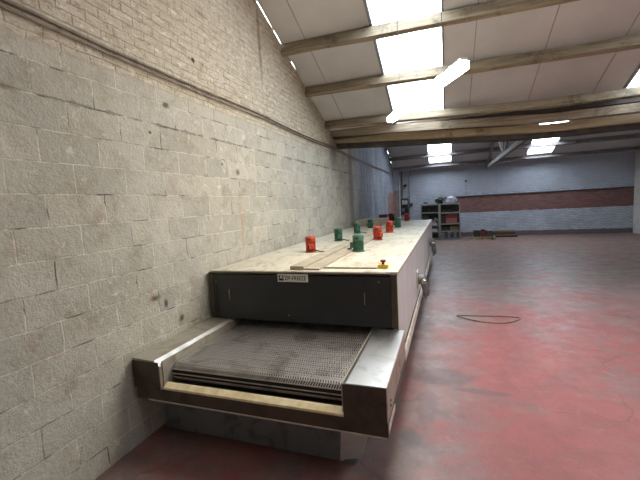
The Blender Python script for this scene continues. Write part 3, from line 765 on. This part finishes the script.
lump('plastic_film_roll', 'film', (.22, 18.82, 1.785), (.27, .17, .19), 'crumpled clear plastic film on top of the shelving', 'plastic', 8, k=.4)
lump('black_cap', 'black', (-.98, 18.8, 1.81), (.13, .12, .05), 'small black lump on a white pad at the left shelf top', 'hat', 5, k=.1)
item('white_pad', 'white_box', -1.1, -.86, 18.68, 18.92, 1.78, 1.81, 'thin white pad under the small black lump', 'pad')
lump('pink_rag', 'pink_rag', (-.92, 18.3, .0), (.22, .2, .42), 'pink bundle on the floor at the tunnel far end', 'bundle', 12, k=.2)
# pallet by the far wall with two loads
e = thing('pallet', (1.68, 18.55, 0), 'pale wooden pallet on the floor by the white far wall', 'pallet')
for y in (18.25, 18.40, 18.55, 18.70, 18.85): MB().box(1.18, 2.14, y-.05, y+.05, .115, .14).build('deck_board', 'pale_wood', e)
for x in (1.18, 1.61, 2.04): MB().box(x, x+.10, 18.2, 18.9, .02, .115).build('bearer', 'pale_wood', e)
for x in (1.18, 1.61, 2.04): MB().box(x, x+.10, 18.2, 18.9, 0, .02).build('bottom_board', 'pale_wood', e)
crate(1.22, 1.48, 18.26, 18.8, .14, .40, 'dark_brown', 'dark brown crate at the left of the pallet', 'pallet load')
crate(1.50, 1.80, 18.26, 18.8, .14, .40, 'crate_maroon', 'maroon crate in the middle of the pallet', 'pallet load')
crate(1.82, 2.06, 18.26, 18.8, .14, .37, 'slate', 'slate grey crate at the right of the pallet', 'pallet load')
lump('black_cap', 'black', (1.62, 18.5, .40), (.09, .12, .05), 'small black lump on the maroon pallet crate', 'hat', 15, k=.1)
item('plank', 'pale_wood', .82, 1.9, 18.02, 18.1, 0, .03, 'pale plank lying on the floor in front of the pallet', 'plank')
e = thing('timber_stack', (2.45, 19.4, 0), 'dark stack of boards against the far wall at the right edge', 'boards')
for k in range(4): MB().box(1.95+.03*k, 3.2-.04*k, 19.2, 19.6-.02*k, k*.08, k*.08+.075).build('board', ['dark_brown', 'card'][k % 2], e)

# ------------------------------------------------------------------ services in the far corner
WY = 19.97
tag(MB().tube([(-2.24, 19.96, 2.15), (-2.24, 19.96, 3.64)], .030, 10).build('service_pipe', 'tan_pipe', smooth=True), 'thick tan pipe rising in the far corner behind the lamp', 'pipe', 'corner pipes')
tag(MB().tube([(-1.88, 19.98, 1.2), (-1.88, 19.98, 3.3), (-1.78, 19.96, 3.42), (-1.78, 19.96, 3.64)], .015, 8).build('service_pipe', 'conduit', smooth=True), 'thin grey pipe with a kink right of the corner lamp', 'pipe', 'corner pipes')
tag(MB().tube([(-2.345, 19.53, .0), (-2.345, 19.53, 3.3)], .018, 10).build('service_pipe', 'white_box', smooth=True), 'thin pale pipe at the edge of the bare brick pier in the far left corner', 'pipe', 'corner pipes')
e = thing('corner_lamp', (-2.08, 19.97, 2.75), 'small black bulkhead lamp on the far corner wall', 'lamp')
MB().box(-2.16, -2.0, 19.90, 20.0, 2.78, 2.90).build('lamp_body', 'black', e, bevel=.02)
MB().lathe([(.03, 0), (.05, -.04), (.045, -.10), (.02, -.13)], (-2.12, 19.92, 2.78), 14).build('lamp_glass', 'tan_pipe', e, smooth=True)
e = thing('meter_board', (-2.12, 19.97, 1.6), 'electrical meter board with pale boxes and dark switches in the far corner', 'switch board')
MB().box(-2.33, -1.92, 19.95, 20.0, 1.25, 2.15).build('back_board', 'slate', e)
for (a, b, c_, d_, m_) in ((-2.26, -2.14, 1.82, 2.06, 'white_box'), (-2.11, -1.98, 1.82, 2.04, 'white_box'), (-2.30, -1.98, 1.70, 1.78, 'black'), (-2.28, -2.15, 1.45, 1.62, 'bin_blue_grey'), (-2.10, -1.96, 1.38, 1.62, 'black')):
    MB().box(a, b, 19.87, 19.95, c_, d_).build('switch_box', m_, e, bevel=.006)
item('junction_box', 'slate', -1.84, -1.70, 19.90, 20.0, 1.74, 1.88, 'small dark junction box right of the meter board', 'junction box')
tag(MB().lathe([(.035, 0), (.06, -.03), (.05, -.08)], (.98, 20.0, 2.86), 12, 'Y').build('wall_socket', 'slate', smooth=True), 'small dark fixture high on the white far wall', 'fixture')
tag(MB().tube([(.98, 19.98, 2.80), (.98, 19.98, 2.10)], .008, 6).build('drop_wire', 'conduit'), 'thin wire dropping from the small dark wall fixture', 'wire')
struct(MB().box(-.1, XR, 19.94, 20.0, 2.07, 2.10).build('trim_30', 'slate'))

# ------------------------------------------------------------------ daylight, camera, view
w = bpy.data.worlds.new('sky'); SC.world = w; w.use_nodes = True; t = w.node_tree; t.nodes.clear()
bg = t.nodes.new('ShaderNodeBackground'); bg.inputs[0].default_value = (.86, .93, 1, 1); bg.inputs[1].default_value = 9.0
wo = t.nodes.new('ShaderNodeOutputWorld'); t.links.new(bg.outputs[0], wo.inputs[0])

f = 356.
Yv = Vector((126, 42, -f)).normalized()
Xv = Vector((1013, 22, f)); Xv = (Xv-Yv*Xv.dot(Yv)).normalized(); Zv = Xv.cross(Yv)
cd = bpy.data.cameras.new('camera'); cd.sensor_width = 36; cd.lens = f/640*36; cd.clip_start = .05; cd.clip_end = 200
cam = bpy.data.objects.new('camera', cd); COL.objects.link(cam)
R = Matrix((Xv, Yv, Zv)).to_4x4()
cam.matrix_world = Matrix.Translation((0, 0, 2.05)) @ R
SC.camera = cam
SC.view_settings.view_transform = 'Standard'; SC.view_settings.look = 'None'
SC.view_settings.exposure = 0.70; SC.view_settings.gamma = 1; SC.view_settings.use_curve_mapping = False
SC.cycles.max_bounces = 8; SC.cycles.diffuse_bounces = 6; SC.cycles.transparent_max_bounces = 12
SC.cycles.use_denoising = True
SC.cycles.sample_clamp_indirect = 8
